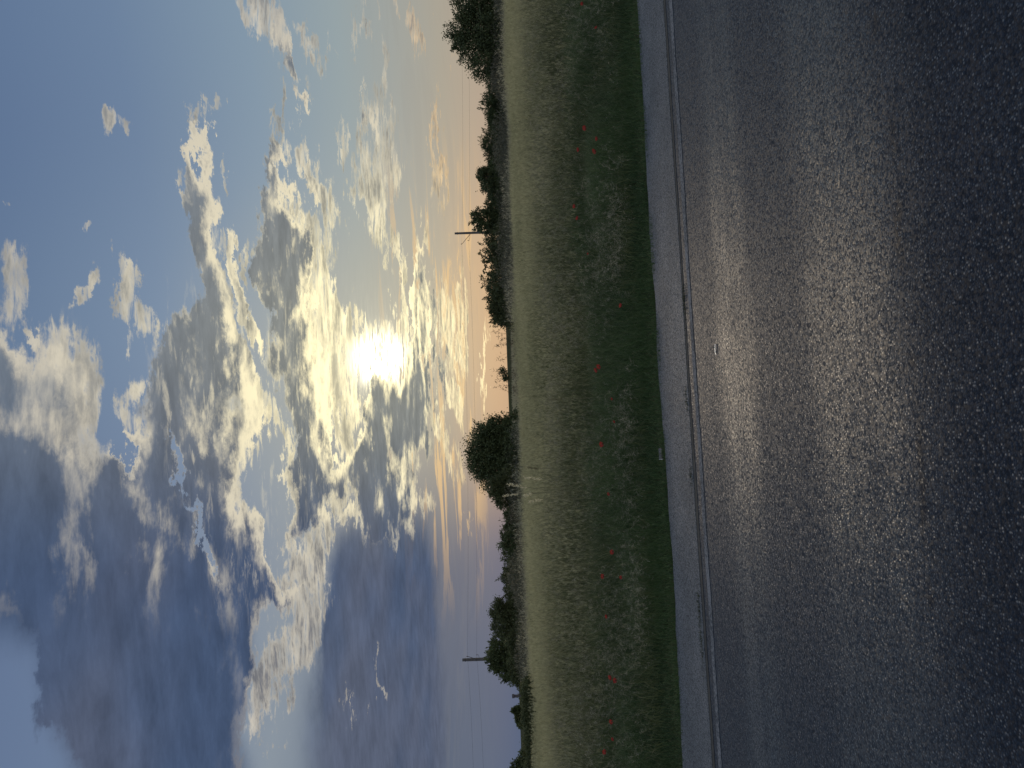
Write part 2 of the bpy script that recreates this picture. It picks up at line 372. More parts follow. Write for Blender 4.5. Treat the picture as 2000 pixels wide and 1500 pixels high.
def rot_obj(o): o.rotation_euler = (0, 0, TH); return o
def strip(name, t0, t1, z0, z1, mat, s0=-120, s1=120, ns=480, wob0=0, wob1=0, nt_=2, skirt=0, seed=1):
    s = np.linspace(s0, s1, ns+1); r = np.random.default_rng(seed)
    def wn(a):
        if a == 0: return np.zeros(ns+1)
        k = r.normal(size=ns+1); k = np.convolve(k, np.ones(5)/5, 'same'); k2 = np.convolve(r.normal(size=ns+1), np.ones(15)/15, 'same')
        return a*(k+k2)
    A = t0+wn(wob0); Bb = t1+wn(wob1); rows = []
    for j in range(nt_+1):
        u = j/nt_; rows.append(np.stack([s, A*(1-u)+Bb*u, np.full(ns+1, z0*(1-u)+z1*u)], 1))
    if skirt:
        first = rows[0].copy(); first[:, 2] -= skirt; last = rows[-1].copy(); last[:, 2] -= skirt
        rows = [first]+rows+[last]
    V = np.concatenate(rows); nr = len(rows); i = np.arange(ns)
    Fq = np.concatenate([np.stack([j*(ns+1)+i, j*(ns+1)+i+1, (j+1)*(ns+1)+i+1, (j+1)*(ns+1)+i], 1) for j in range(nr-1)])
    return tag(rot_obj(mesh(name, V, Fq, mat)), kind='structure')
MROAD = asphalt_mat('lane_asphalt', 'road'); MSH = asphalt_mat('shoulder_asphalt', 'shoulder')
strip('road', -4.5, T_SH, 0, 0, MROAD, s0=-400, s1=400, ns=800, nt_=6)
jq = Mat('joint_dirt'); jc = jq.coord()
jq.put(jq.b, 'Base Color', jq.mix(jq.mr(jq.noise(jc, 14, 5, .6), .4, .65), (.020,.023,.022,1), (.045,.047,.040,1))); jq.put(jq.b, 'Roughness', .95)
strip('road_joint', T_SH-.055, T_SH+.05, .003, .003, jq.m, wob0=.008, wob1=.012, ns=1600, s0=-80, s1=80, seed=5)
strip('road_shoulder', T_SH+.02, T_EDGE+.06, .0065, .012, MSH, wob0=.012, wob1=.075, ns=1300, s0=-90, s1=90, skirt=.10, nt_=3, seed=8)
strip('road_marking', T_LINE-.05, T_LINE+.05, .003, .003, line_mat(), wob0=.010, wob1=.012, ns=1800, s0=-90, s1=90, seed=9)

# ground as one sheet with the road corridor slightly below the asphalt
def ground():
    ys = np.unique(np.concatenate([np.linspace(-3000,-40,16), np.linspace(-40,6,24), np.linspace(6,40,110), np.geomspace(40,6000,70)]))
    xs = np.unique(np.concatenate([-np.geomspace(45,6000,34), np.linspace(-45,45,130), np.geomspace(45,6000,34)]))
    X, Y = np.meshgrid(xs, ys); Z = G(X, Y); V = np.stack([X, Y, Z], -1).reshape(-1, 3)
    nx, ny = len(xs), len(ys); i, j = np.meshgrid(np.arange(nx-1), np.arange(ny-1)); k = (j*nx+i).ravel()
    tag(mesh('ground', V, np.stack([k, k+1, k+nx+1, k+nx], 1), soil_mat(), smooth=True), kind='structure')
ground()

# ------------------------------------------------------------------ vegetation materials
def leaf_mat(name, c0, c1, tip=None, trans=.35, rough=.6, tipmin=.55):
    q = Mat(name); t_ = q.attr('tint'); u_ = q.attr('along')
    col = q.mix(t_, (*c0, 1), (*c1, 1))
    if tip: col = q.mix(q.mr(u_, tipmin, 1.0, 0, .85), col, (*tip, 1))
    q.put(q.b, 'Base Color', col); q.put(q.b, 'Roughness', rough); q.put(q.b, 'Specular IOR Level', .25)
    tr = q.n.new('ShaderNodeBsdfTranslucent'); q.l.new(col, tr.inputs[0])
    mx = q.n.new('ShaderNodeMixShader'); mx.inputs[0].default_value = trans
    q.l.new(q.b.outputs[0], mx.inputs[1]); q.l.new(tr.outputs[0], mx.inputs[2]); q.l.new(mx.outputs[0], q.o.inputs[0])
    return q.m
def blades(P, H, lean, width, k=3, az=None, curl=1.0, tint=None):
    """curved tapering blades: P base (n,3), H heights, lean fraction, width"""
    n = len(P); az = rng.uniform(0, 2*np.pi, n) if az is None else az
    d = np.stack([np.cos(az), np.sin(az), np.zeros(n)], 1)
    fa = rng.uniform(0, 2*np.pi, n); sd_ = np.stack([np.cos(fa), np.sin(fa), np.zeros(n)], 1)
    u = np.linspace(0, 1, k+1)
    ctr = P[:, None, :] + d[:, None, :]*(lean*H)[:, None, None]*(u**(1+curl))[None, :, None]
    ctr[:, :, 2] += H[:, None]*(u - .35*lean[:, None]*u**3)
    w = width[:, None]*(1-u*.92)[None]*(.5)
    V = np.stack([ctr - sd_[:, None, :]*w[:, :, None], ctr + sd_[:, None, :]*w[:, :, None]], 2)      # n,k+1,2,3
    base = (np.arange(n)*(2*(k+1)))[:, None]; j = np.arange(k)[None]*2
    Fq = np.stack([base+j, base+j+1, base+j+3, base+j+2], -1).reshape(-1, 4)
    tint = rng.random(n) if tint is None else tint
    At = np.repeat(tint, 2*(k+1)); Au = np.tile(np.repeat(u, 2), n)
    return [V.reshape(-1, 3), Fq, At, Au, ctr[:, -1, :]]
def merge(parts):
    V, Fq, T_, U = [], [], [], []; off = 0
    for p in parts:
        V.append(p[0]); Fq.append(p[1]+off); T_.append(p[2]); U.append(p[3]); off += len(p[0])
    return np.concatenate(V), np.concatenate(Fq), {'tint': np.concatenate(T_), 'along': np.concatenate(U)}
def awns(P, n_each, length, spread, width, up=1.0, tint=None, au=1.0):
    """short needles fanning out from the points P"""
    n = len(P)*n_each; PP = np.repeat(P, n_each, 0)
    d = rng.normal(size=(n, 3)); d[:, 2] = np.abs(d[:, 2])*.4+up; d[:, :2] *= spread; d /= np.linalg.norm(d, axis=1)[:, None]
    PP = PP - np.stack([np.zeros(n), np.zeros(n), rng.uniform(0, .8, n)*length], 1)
    E = PP + d*(length*rng.uniform(.6, 1.2, n))[:, None]
    s_ = rng.normal(size=(n, 3)); s_[:, 2] *= .2; s_ /= np.linalg.norm(s_, axis=1)[:, None]; s_ *= width/2
    V = np.stack([PP-s_, PP+s_, E+s_*.5, E-s_*.5], 1).reshape(-1, 3)
    Fq = np.arange(n*4).reshape(-1, 4)
    tt = rng.random(n) if tint is None else np.repeat(tint, n_each)
    return [V, Fq, np.repeat(tt, 4), np.full(n*4, au), E]
def scatter(n, t0, t1, power=1.0, margin=2.5, dens=None):
    """points on the verge between distances t0..t1 beyond the road edge, inside a wide wedge ahead"""
    out = []; tot = 0
    while tot < n:
        u = rng.random(n); tp = t0+(t1-t0)*u**power
        Yc = (tp+T_EDGE); hw = .60*Yc+margin
        X = rng.uniform(-1, 1, n)*(.60*(t1+T_EDGE)+margin); ok = np.abs(X) < hw
        Y = (tp+T_EDGE+X*st)/ct
        pt = np.stack([X, Y], 1)[ok]
        if dens is not None:
            pt = pt[rng.random(len(pt)) < dens(pt[:, 0], pt[:, 1])]
        out.append(pt); tot += len(pt)
    P = np.concatenate(out)[:n]
    return P[:, 0], P[:, 1]
_ph = rng.uniform(0, 6.28, (10, 2)); _fr = rng.uniform(.5, 3.2, (10, 2))*rng.choice([-1, 1], (10, 2))
def lowf(X, Y, s=1.0):
    v = 0
    for (a, b_), (fx, fy) in zip(_ph, _fr): v = v+np.sin(X*fx*s+a+1.3*np.sin(Y*fy*s*.5))*np.cos(Y*fy*s+b_)
    return v/3.2       # roughly -1..1
def base_pts(X, Y): return np.stack([X, Y, G(X, Y)-.01], 1)

# verge grass close to the road: short, dark green
def green_grass():
    X, Y = scatter(165000, -.32, 4.2, .9); tp = road_t(X, Y)-T_EDGE; lf = lowf(X, Y)
    keep = (tp > -.03+.17*lowf(X, Y, 2.3)+.05*rng.normal(size=len(X))) ; X, Y, tp, lf = X[keep], Y[keep], tp[keep], lf[keep]
    H = (.085+.25*sm(.1, 2.2, tp))*(1+.35*lf)*rng.uniform(.6, 1.35, len(X))
    a = blades(base_pts(X, Y), H, rng.uniform(.1, 1.0, len(X)), rng.uniform(.004, .009, len(X)), 3, tint=np.clip(.45+.35*lf+.25*rng.normal(size=len(X)), 0, 1))
    V, Fq, A = merge([a])
    tag(mesh('verge_grass', V, Fq, leaf_mat('verge_grass', (.030,.060,.024), (.076,.130,.042), (.20,.24,.12), .35, tipmin=.6), attrs=A),
        'short dark green grass along the edge of the road shoulder', 'grass', kind='stuff')
def weeds():
    X, Y = scatter(62000, .9, 9.5, 1.1); tp = road_t(X, Y)-T_EDGE; lf = lowf(X, Y, .8)
    H = (.20+.42*sm(.8, 5, tp))*(1+.35*lf)*rng.uniform(.6, 1.3, len(X))
    a = blades(base_pts(X, Y), H, rng.uniform(.15, 1.1, len(X)), rng.uniform(.005, .012, len(X)), 4, tint=np.clip(.4+.4*lowf(X+9, Y, 1.7)+.2*rng.normal(size=len(X)), 0, 1))
    # drooping brome heads and feathery stems
    n = 9000; X, Y = scatter(n, .8, 8.5, 1.0, dens=lambda x, y: np.clip(.35+.6*lowf(x+4, y-2, 1.1), .03, 1)); tp = road_t(X, Y)-T_EDGE
    H = (.34+.42*sm(1, 6, tp))*rng.uniform(.75, 1.2, n)
    azs = 1.1+1.5*rng.normal(size=n)
    s_ = blades(base_pts(X, Y), H, rng.uniform(.25, .9, n), np.full(n, .0045), 4, az=azs, tint=rng.uniform(.7, 1, n)); tips = s_[4]
    parts = [a, s_]
    V, Fq, A = merge(parts)
    tag(mesh('tall_weeds', V, Fq, leaf_mat('weed_leaves', (.058,.078,.032), (.140,.160,.062), (.42,.39,.24), .35, tipmin=.6), attrs=A),
        'knee-high olive green weeds behind the short verge grass', 'weeds', kind='stuff')
    # pale heads along the last third of those stems, hanging to one side
    d = np.stack([np.cos(azs), np.sin(azs), np.zeros(n)], 1); hv = []
    for j in range(6):
        Pj = tips + d*(.018*j) - np.array([0, 0, 1])*(.004*j*j)[None] if False else tips + d*(.020*(j-3)) - np.stack([np.zeros(n), np.zeros(n), np.full(n, .0035*j*j)], 1)
        hv.append(awns(Pj, 3, .038, 1.4, .0042, up=.1))
    V, Fq, A = merge(hv)
    tag(mesh('brome_heads', V, Fq, leaf_mat('brome_heads', (.20,.20,.13), (.46,.43,.31), None, .4), attrs=A),
        'pale drooping seed heads of wild grass above the weeds', 'seed heads', kind='stuff')
def seed_grass():
    n = 74000; X, Y = scatter(n, 3.0, 26, 1.25, dens=lambda x, y: np.clip(sm(2.5, 6.5, road_t(x, y)-T_EDGE)+.15, 0, 1)); tp = road_t(X, Y)-T_EDGE; lf = lowf(X, Y, .45)
    H = (.52+.36*sm(3, 9, tp))*(1+.13*lf)*rng.uniform(.72, 1.12, n)
    tint = np.clip(.08+.62*sm(.8, 7.5, tp)+.22*lowf(X, Y, .7)+.16*rng.normal(size=n), 0, 1)
    w = .0045+.0007*tp
    a = blades(base_pts(X, Y), H, rng.uniform(.05, .40, n), w, 3, tint=tint)
    V, Fq, A = merge([a])
    tag(mesh('tall_grass', V, Fq, leaf_mat('tall_grass', (.080,.096,.038), (.175,.185,.078), (.50,.47,.29), .4, tipmin=.5), attrs=A),
        'tall dense meadow grass filling the middle of the field', 'grass', kind='stuff')
    hd = awns(a[4]+np.array([0, 0, .01]), 8, .050, .60, .0042, up=1.0, tint=tint)
    far_ = tp > 9; hd2 = awns(a[4][far_], 4, .06, .7, .007, up=.9, tint=tint[far_])
    V, Fq, A = merge([hd, hd2])
    tag(mesh('grass_heads', V, Fq, leaf_mat('grass_heads', (.11,.135,.06), (.54,.52,.31), None, .5), attrs=A),
        'beige fuzzy seed heads topping the tall meadow grass', 'seed heads', kind='stuff')
def far_grass():
    n = 125000; X, Y = scatter(n, 22, 110, 1.0, margin=6); tp = road_t(X, Y)-T_EDGE; lf = lowf(X, Y, .2)
    H = .72*(1+.20*lf)*rng.uniform(.7, 1.15, n)
    a = blades(base_pts(X, Y), H, rng.uniform(.05, .5, n), rng.uniform(.02, .05, n)*(1+tp/90), 2, tint=np.clip(.5+.3*lowf(X, Y, .3)+.25*rng.normal(size=n), 0, 1))
    # taller dry stalks in front of the trees, not in the open part of the skyline
    n = 30000; X, Y = scatter(n, 36, 62, 1.0, margin=6, dens=lambda x, y: np.where(((x/y > -.05) & (x/y < .085)) | (x/y < -.42), .0, 1)*np.clip(.5+.6*lowf(x, y, .35), .05, 1))
    b_ = blades(base_pts(X, Y), .80*(.72+rng.uniform(0, 1, n)**2.2*(.30+.80*np.clip(lowf(X, Y, .35)+.3, 0, 1))), rng.uniform(.05, .35, n), rng.uniform(.012, .03, n), 3, tint=np.clip(.6+.3*rng.normal(size=n), 0, 1))
    h_ = awns(b_[4][::2], 3, .16, 1.0, .025, up=.6, tint=np.full(len(b_[4][::2]), .8))
    V, Fq, A = merge([a, b_, h_])
    tag(mesh('far_grass', V, Fq, leaf_mat('far_grass', (.080,.088,.044), (.160,.160,.088), (.48,.45,.30), .4, tipmin=.3), attrs=A),
        'pale fuzzy grass reaching back to the foot of the trees', 'grass', kind='stuff')
green_grass(); weeds(); seed_grass(); far_grass()

# ------------------------------------------------------------------ trees
def tube_arrays(P, Rr, k=6):
    P = np.asarray(P, float); n = len(P); V = []
    for i in range(n):
        a = P[min(i+1, n-1)]-P[max(i-1, 0)]; a = a/np.linalg.norm(a)
        ref = np.array([1, 0, 0]) if abs(a[0]) < .8 else np.array([0, 1, 0])
        x = np.cross(a, ref); x /= np.linalg.norm(x); y = np.cross(a, x)
        th = np.arange(k)*2*np.pi/k; V.append(P[i]+Rr[i]*(np.cos(th)[:, None]*x+np.sin(th)[:, None]*y))
    V = np.concatenate(V); Fq = []
    for i in range(n-1):
        for j in range(k): Fq.append((i*k+j, i*k+(j+1) % k, (i+1)*k+(j+1) % k, (i+1)*k+j))
    return V, np.array(Fq)
def tubes(name, lst, mat, parent=None, k=6, smooth=True):
    V, Fq, off = [], [], 0
    for P, Rr in lst:
        v, f = tube_arrays(P, Rr, k); V.append(v); Fq.append(f+off); off += len(v)
        v2 = len(v)
        Fq.append(np.array([[off-v2+k*(len(P)-1)+j for j in (0, 1, 2, 3)]])) if k == 4 else None
    Fq = [f for f in Fq if f is not None]
    return mesh(name, np.concatenate(V), np.concatenate(Fq), mat, parent, smooth=smooth)
bq = Mat('bark'); bq.put(bq.b, 'Base Color', bq.mix(bq.noise(bq.coord(), 9, 5), (.028,.024,.020,1), (.075,.065,.052,1))); bq.put(bq.b, 'Roughness', .95); BARK = bq.m
CROWN = [leaf_mat('dark_foliage', (.045,.062,.028), (.095,.120,.048), None, .28),
         leaf_mat('olive_foliage', (.055,.068,.030), (.105,.122,.052), None, .30),
         leaf_mat('scrub_foliage', (.075,.078,.050), (.15,.145,.10), None, .35)]
def leaves(P, size, mode, axis=None):
    n = len(P); d = rng.normal(size=(n, 3)); d /= np.linalg.norm(d, axis=1)[:, None]
    if axis is not None: d = axis+.45*rng.normal(size=(n, 3)); d /= np.linalg.norm(d, axis=1)[:, None]
    s_ = np.cross(d, rng.normal(size=(n, 3))); s_ /= np.linalg.norm(s_, axis=1)[:, None]
    L_ = size*rng.uniform(.6, 1.3, n); W_ = L_*({'leaf': .58, 'needle': .26, 'spray': .40}[mode])
    V = np.stack([P, P+d*(L_*.45)[:, None]+s_*(W_/2)[:, None], P+d*L_[:, None], P+d*(L_*.45)[:, None]-s_*(W_/2)[:, None]], 1)
    return V.reshape(-1, 3), np.arange(n*4).reshape(-1, 4)
def tree(name, label, cat, blobs, D, nleaf, mode='leaf', size=.17, mat=0, group=None, sprigs=0, hollow=.45, edge=.28, skirt=True, limbs=True, seed=0):
    """blobs: crown masses, given by where they are seen (px, py, half height, half width) and put at distance D"""
    global rng
    rng = np.random.default_rng(100+seed)
    k = D/F; cs, rs = [], []
    if skirt:
        blobs = list(blobs)+[(1004+.036*(by-750), by, 18, ry*1.15) for (bx, by, rx, ry) in blobs if bx > 940 and ry > 11]
    for (bx, by, rx, ry) in blobs:
        if skirt: rx, ry = rx*1.14, ry*1.14
        c = at(bx, by, D+rng.uniform(-.3, .3)*ry*k); cs.append(c); rs.append((ry*k, ry*k*.9, rx*k))
    cs = np.array(cs); rs = np.array(rs)
    foot = np.array([cs[:, 0].mean(), cs[:, 1].mean(), 0.0]); foot[2] = float(G(foot[0], foot[1]))-.05
    root = empty(name, tuple(foot)); tag(root, label, cat, group)
    vol = np.prod(rs, 1)**(2/3); vol /= vol.sum()
    # twig ends: in the shell of every mass, irregular
    nleaf = int(nleaf*1.35); ncl = max(12, int(nleaf/42)); pick = rng.choice(len(cs), ncl, p=vol)
    u = rng.normal(size=(ncl, 3)); u /= np.linalg.norm(u, axis=1)[:, None]
    rad = rng.uniform(hollow, 1.0, ncl)**.6*(1+edge*rng.normal(size=ncl)*.35)
    C = cs[pick]+u*rs[pick]*rad[:, None]
    C[:, 2] = np.maximum(C[:, 2], foot[2]+.25)
    per = nleaf//ncl; cr = np.clip(.17*np.cbrt(np.prod(rs[pick], 1)), .10, .6)*rng.uniform(.6, 1.4, ncl)
    P = np.repeat(C, per, 0)+rng.normal(size=(ncl*per, 3))*np.repeat(cr, per)[:, None]*.75
    P[:, 2] = np.maximum(P[:, 2], foot[2]+.1)
    ax = np.repeat(u*.6+np.array([0, 0, .5]), per, 0)
    V, Fq = leaves(P, size, mode, ax if mode != 'leaf' else None)
    tint = np.repeat(np.clip(np.repeat(rng.random(ncl), per)*.7+.3*rng.random(ncl*per), 0, 1), 4)
    Vs, Fs, Ts = [V], [Fq], [tint]; off = len(V); tw = []
    for i in range(sprigs):                                    # shoots that stand out of the crown
        j = rng.choice(len(cs), p=vol); a = rng.normal(size=3); a[2] = abs(a[2])*.9+.5; a[1] *= .5; a /= np.linalg.norm(a)
        p0 = cs[j]+a*rs[j]*.7; ln = np.cbrt(np.prod(rs[j]))*rng.uniform(.35, .8)
        p1 = p0+a*ln*.5; p2 = p0+a*ln+np.array([0, 0, -.06*ln]); tw.append((np.stack([p0, p1, p2]), [.02, .014, .006]))
        q_ = np.linspace(.15, 1, 26)[:, None]; pp = p0+(p2-p0)*q_+rng.normal(size=(26, 3))*.05
        v, f = leaves(pp, size, mode, np.repeat(a[None], 26, 0)); Vs.append(v); Fs.append(f+off); Ts.append(np.full(len(v), rng.random())); off += len(v)
    V = np.concatenate(Vs)-foot; tt = np.concatenate(Ts)
    mesh('crown', V, np.concatenate(Fs), CROWN[mat], root, {'tint': tt, 'along': np.zeros(len(V))})
    if not limbs: return root
    # trunk and limbs
    br = list(tw); top = cs[np.argmax(cs[:, 2])]; H = top[2]-foot[2]; w0 = np.clip(H*.028, .02, .22)
    p = [foot, foot+np.array([.03*H, 0, .35*H]), foot*.35+top*.65, top]
    br.append((np.array(p), [w0, w0*.75, w0*.5, w0*.2]))
    for i in rng.choice(ncl, min(ncl, 26), replace=False):
        s0 = foot+(top-foot)*rng.uniform(.2, .6); e = C[i]; mid_ = (s0+e)/2+np.array([0, 0, .12*np.linalg.norm(e-s0)])
        br.append((np.array([s0, mid_, e]), [w0*.35, w0*.22, w0*.07]))
    br = [(np.asarray(P_)-foot, r_) for P_, r_ in br]
    tubes('trunk', br, BARK, root, 5)
    return root

def undergrowth():
    n = 70000; X, Y = scatter(n, 44, 58, 1.0, margin=4, dens=lambda x, y: np.where(((x/y > -.06) & (x/y < .085)) | (x/y < -.40), .0, 1)*np.clip(.55+.5*lowf(x, y, .45), .12, 1))
    h = rng.uniform(0, 1, n)**1.3*(1.25+.65*lowf(X, Y, .45)); P = base_pts(X, Y); P[:, 2] += np.clip(h, .05, 2.1)
    V, Fq = leaves(P, .17, 'spray', rng.normal(size=(n, 3))*.6+np.array([0, 0, .6]))
    tag(mesh('undergrowth', V, Fq, CROWN[2], None, {'tint': np.repeat(rng.random(n), 4), 'along': np.zeros(len(V))}),
        'dull speckled undergrowth in front of the far trees and bushes', 'undergrowth', kind='stuff')
undergrowth()
GT = 'trees along the far side of the field'
GB = 'bushes along the far side of the field'
tree('broadleaf_tree', 'largest dark leafy tree at the right end of the skyline, cut by the frame', 'tree',
     [(905,55,26,34),(920,5,30,40),(925,90,30,35),(950,110,28,42),(960,60,30,50),(955,0,35,45),(915,-60,40,50),(965,150,20,22),(896,80,16,18)], 62, 42000, size=.17, mat=0, sprigs=26, group=GT, seed=1)
tree('feathery_bush', 'feathery rounded dark bush left of the largest leafy tree', 'bush', [(965,210,18,26),(978,225,22,32),(985,195,16,22)], 66, 13000, 'needle', .26, 0, group=GB, sprigs=10, seed=2)
tree('low_scrub', 'dull thin scrub filling the gap beside the largest leafy tree', 'bush', [(990,165,12,24),(984,140,14,20)], 60, 5000, 'needle', .24, 2, group=GB, seed=3)
tree('feathery_bush', 'second feathery bush from the right, joined to a rounded one', 'bush', [(962,280,20,22),(975,300,20,24),(985,265,14,18)], 68, 11000, 'needle', .24, 0, group=GB, sprigs=8, seed=4)
tree('broadleaf_tree', 'small leafy tree with one sprig rising from its top, right of the pole', 'tree', [(955,345,18,22),(965,362,22,20),(978,330,18,24),(937,346,6,7),(944,338,10,12)], 66, 15000, size=.15, mat=0, sprigs=10, group=GT, seed=5)
tree('shooting_bush', 'bush with long upright shoots just right of the right-hand pole', 'bush', [(965,425,20,28),(950,432,20,20),(938,425,14,20),(975,410,16,24)], 68, 9000, 'spray', .24, 0, group=GB, sprigs=46, hollow=.3, seed=6)
tree('open_bush', 'loose bush with sky showing through, just left of the right-hand pole', 'bush', [(958,485,16,22),(970,500,18,30),(980,470,18,30),(950,505,10,14)], 66, 8200, size=.17, mat=1, sprigs=14, group=GB, hollow=.2, seed=7)
tree('open_bush', 'leafy open bush halfway between the right-hand pole and the open skyline', 'bush', [(952,548,11,20),(962,570,14,18),(975,550,16,34),(980,575,14,26)], 66, 9500, size=.17, mat=1, sprigs=12, group=GB, hollow=.2, seed=8)
tree('feathery_bush', 'bush sloping down to the bare open skyline below the sun', 'bush', [(968,600,12,20),(978,612,14,22),(988,590,12,30),(985,628,8,10)], 66, 10500, 'spray', .20, 1, group=GB, sprigs=10, seed=9)
tree('round_tree', 'round dense dark tree standing alone right of the pale grass stalks', 'tree',
     [(948,885,34,48),(958,850,26,30),(965,900,32,52),(975,840,22,26),(935,900,20,30),(985,880,22,60),(988,826,10,12)], 60, 46000, size=.16, mat=0, sprigs=34, group=GT, hollow=.35, edge=.2, seed=10)
tree('feathery_bush', 'feathery bush leaning against the left foot of the round tree', 'bush', [(975,955,16,18),(985,970,14,22),(990,940,18,22)], 56, 12000, 'needle', .22, 1, group=GB, sprigs=16, seed=11)
tree('low_scrub', 'small dark scrub poking over the grass left of the round tree', 'bush', [(997,1010,6,10),(993,1003,5,7)], 70, 1100, 'spray', .22, 0, group=GB, sprigs=6, hollow=.1, seed=12)
tree('low_scrub', 'tiny dark sprig bush alone on the skyline between two hedge clumps', 'bush', [(998,1032,5,5),(992,1028,5,3)], 70, 700, 'spray', .22, 0, group=GB, sprigs=6, hollow=.1, seed=13)
tree('hedge_bush', 'low dark leafy bush with a bare branch at its left end', 'bush', [(992,1060,14,18),(1000,1080,12,24),(1005,1050,10,20)], 66, 9000, size=.15, mat=0, sprigs=8, group=GB, seed=14)
tree('open_bush', 'thin open bush between the low leafy bush and the peaked tree', 'bush', [(990,1125,12,20),(998,1145,14,22),(990,1110,8,10),(1003,1110,10,22)], 66, 7500, size=.15, mat=1, sprigs=10, group=GB, hollow=.15, seed=15)
tree('broadleaf_tree', 'peaked green tree right of the left-hand pole', 'tree', [(972,1190,14,22),(985,1205,20,34),(978,1225,16,24),(1000,1190,14,34),(965,1195,8,8)], 66, 19000, size=.15, mat=1, sprigs=22, group=GT, seed=16)
tree('pole_tree', 'shaggy dark tree growing around the left-hand pole', 'tree', [(968,1285,14,20),(978,1270,18,22),(985,1295,18,22),(1000,1310,14,22),(1000,1270,14,34),(1008,1325,8,10)], 76, 17000, 'spray', .28, 0, group=GT, sprigs=30, seed=17)
tree('flat_topped_tree', 'small lopsided tree alone on the skyline left of the dark pillar', 'tree', [(1006,1388,4,6),(1012,1400,4,9),(1016,1412,3,10),(1015,1385,3,5)], 110, 2600, 'spray', .40, 0, group=GT, sprigs=0, hollow=.05, skirt=False, seed=18)
tree('broadleaf_tree', 'dark tree cut by the left end of the frame', 'tree', [(1008,1494,8,8),(1014,1515,16,26),(1022,1495,10,20),(1004,1500,6,7)], 80, 9000, size=.2, mat=0, sprigs=8, group=GT, seed=19)
def hedge(label, spans, D, nl, seed):
    bl = []
    r_ = random.Random(seed)
    for (ya, yb, top) in spans:
        y = ya
        while y < yb: bl.append((top+10+r_.uniform(-4, 5)+.036*(y-750), y, r_.uniform(11, 17), r_.uniform(13, 20))); y += r_.uniform(11, 17)
    tree('field_hedge', label, 'hedge', bl, D, nl, 'leaf', .15, 1, group='field hedges', sprigs=22, hollow=.25, limbs=False, seed=seed)
hedge('low continuous hedge filling the gaps between the bushes right of the sun', [(20, 330, 974), (320, 620, 968)], 69, 60000, 61)
hedge('low continuous hedge between the round tree and the left-hand pole', [(975, 1000, 988), (1042, 1335, 976)], 69, 34000, 62)
hl = ['low green shrub below the dark pillar', 'low green shrub below the small lopsided tree', 'low bright green shrub second from the left end of the skyline', 'low green shrub at the left end of the skyline in front of the frame-cut tree']
for i, (hx, hy) in enumerate([(1033,1352),(1036,1395),(1040,1440),(1043,1486)]):
    tree('low_shrub', hl[i], 'shrub', [(hx,hy,12,24),(hx+4,hy-12,10,20),(hx-3,hy+10,10,16)], 29, 9000, 'leaf', .075, 1, group='low green shrubs at the left of the field', skirt=False, seed=30+i)

# wispy tall weeds that stand against the bright skyline
wispm = leaf_mat('wisp', (.05,.045,.025), (.11,.09,.05), None, .3)
def wisp(label, px, py, top, D, n, wpx, seed):
    global rng
    rng = np.random.default_rng(500+seed); k = D/F
    c = at(px, py, D); foot = Vector((c.x, c.y, float(G(c.x, c.y))-.02)); root = empty('wispy_weed', foot); tag(root, label, 'weed', 'wispy weeds against the sky')
    Hm = at(top, py, D).z-foot.z
    az_ = rng.uniform(0, 6.28, n); P = np.zeros((n, 3)); P[:, :2] = rng.normal(size=(n, 2))*wpx*k*.35
    H = Hm*rng.uniform(.62, 1.0, n)
    a = blades(P, H, rng.uniform(.05, .35, n), np.full(n, .016), 4, az=az_); hs = [a]
    for j in range(7):
        Pj = a[4]*1.0; Pj = Pj-np.stack([np.zeros(n), np.zeros(n), H*.07*j], 1)+rng.normal(size=(n, 3))*.05
        hs.append(awns(Pj[rng.random(n) < .8], 3, .13, 1.3, .030, up=.3))
    V, Fq, A = merge(hs); mesh('stalks', V, Fq, wispm, root, A)
wisp('wispy weeds just left of the sloping bush under the sun', 985, 660, 950, 34, 16, 22, 1)
wisp('thinner wispy weeds in the middle of the bare skyline', 985, 680, 955, 34, 9, 18, 2)
wisp('wispy weeds nearest the round tree, over a small dark leafy clump', 985, 728, 953, 34, 13, 24, 3)
wisp('wispy weeds right beside the round tree', 988, 762, 962, 34, 10, 20, 4)
wisp('blurred wispy stalks left of the feathery bush by the round tree', 990, 1012, 970, 34, 10, 12, 5)
wisp('blurred wispy stalks over the low leafy bush', 990, 1045, 974, 36, 8, 14, 6)
tree('leafy_clump', 'small dark leafy clump on the bare skyline below the sun', 'bush', [(984,728,6,5),(988,736,5,5),(980,722,3,4)], 36, 500, 'leaf', .09, 0, group=GB, sprigs=0, hollow=.05, skirt=False, limbs=False, seed=50)

# pale tall oat stalks in front of the round tree
oatm = leaf_mat('oat_stalk', (.70,.64,.42), (.88,.83,.60), None, .5)
def oat(label, tipx, tipy, basex, basey, D, seed):
    global rng
    rng = np.random.default_rng(700+seed)
    tip = at(tipx, tipy, D); b0 = at(basex, basey, D); foot = Vector((b0.x, b0.y+.0, float(G(b0.x, b0.y))))
    global oats
    oats = globals().get('oats') or leaf_mat('oat_stem', (.22,.21,.12), (.30,.28,.16), None, .3)
    root = empty('oat_stalk', foot); tag(root, label, 'grass stalk', 'pale tall oat stalks')
    rel = np.array(tip-foot); ds = np.array(b0-foot)
    tubes('stem', [(np.array([[0, 0, 0], ds*.9, ds*.4+rel*.6, rel]), [.004, .004, .0035, .003])], oats, root, 4, smooth=False)
    hs = []
    for j in range(16):
        u = .12+.055*j; p = (ds*(1-u)*1.0+rel*u) if True else rel
        hs.append(awns(np.array([p])+rng.normal(size=3)*.006, 4, .042, .8, .014, up=.6))
    V, Fq, A = merge(hs); mesh('seed_head', V, Fq, oats if seed in (6, 7) else oatm, root, A)
oat('longest pale oat stalk, tip against the feathery bush', 982, 970, 1015, 964, 13, 1)
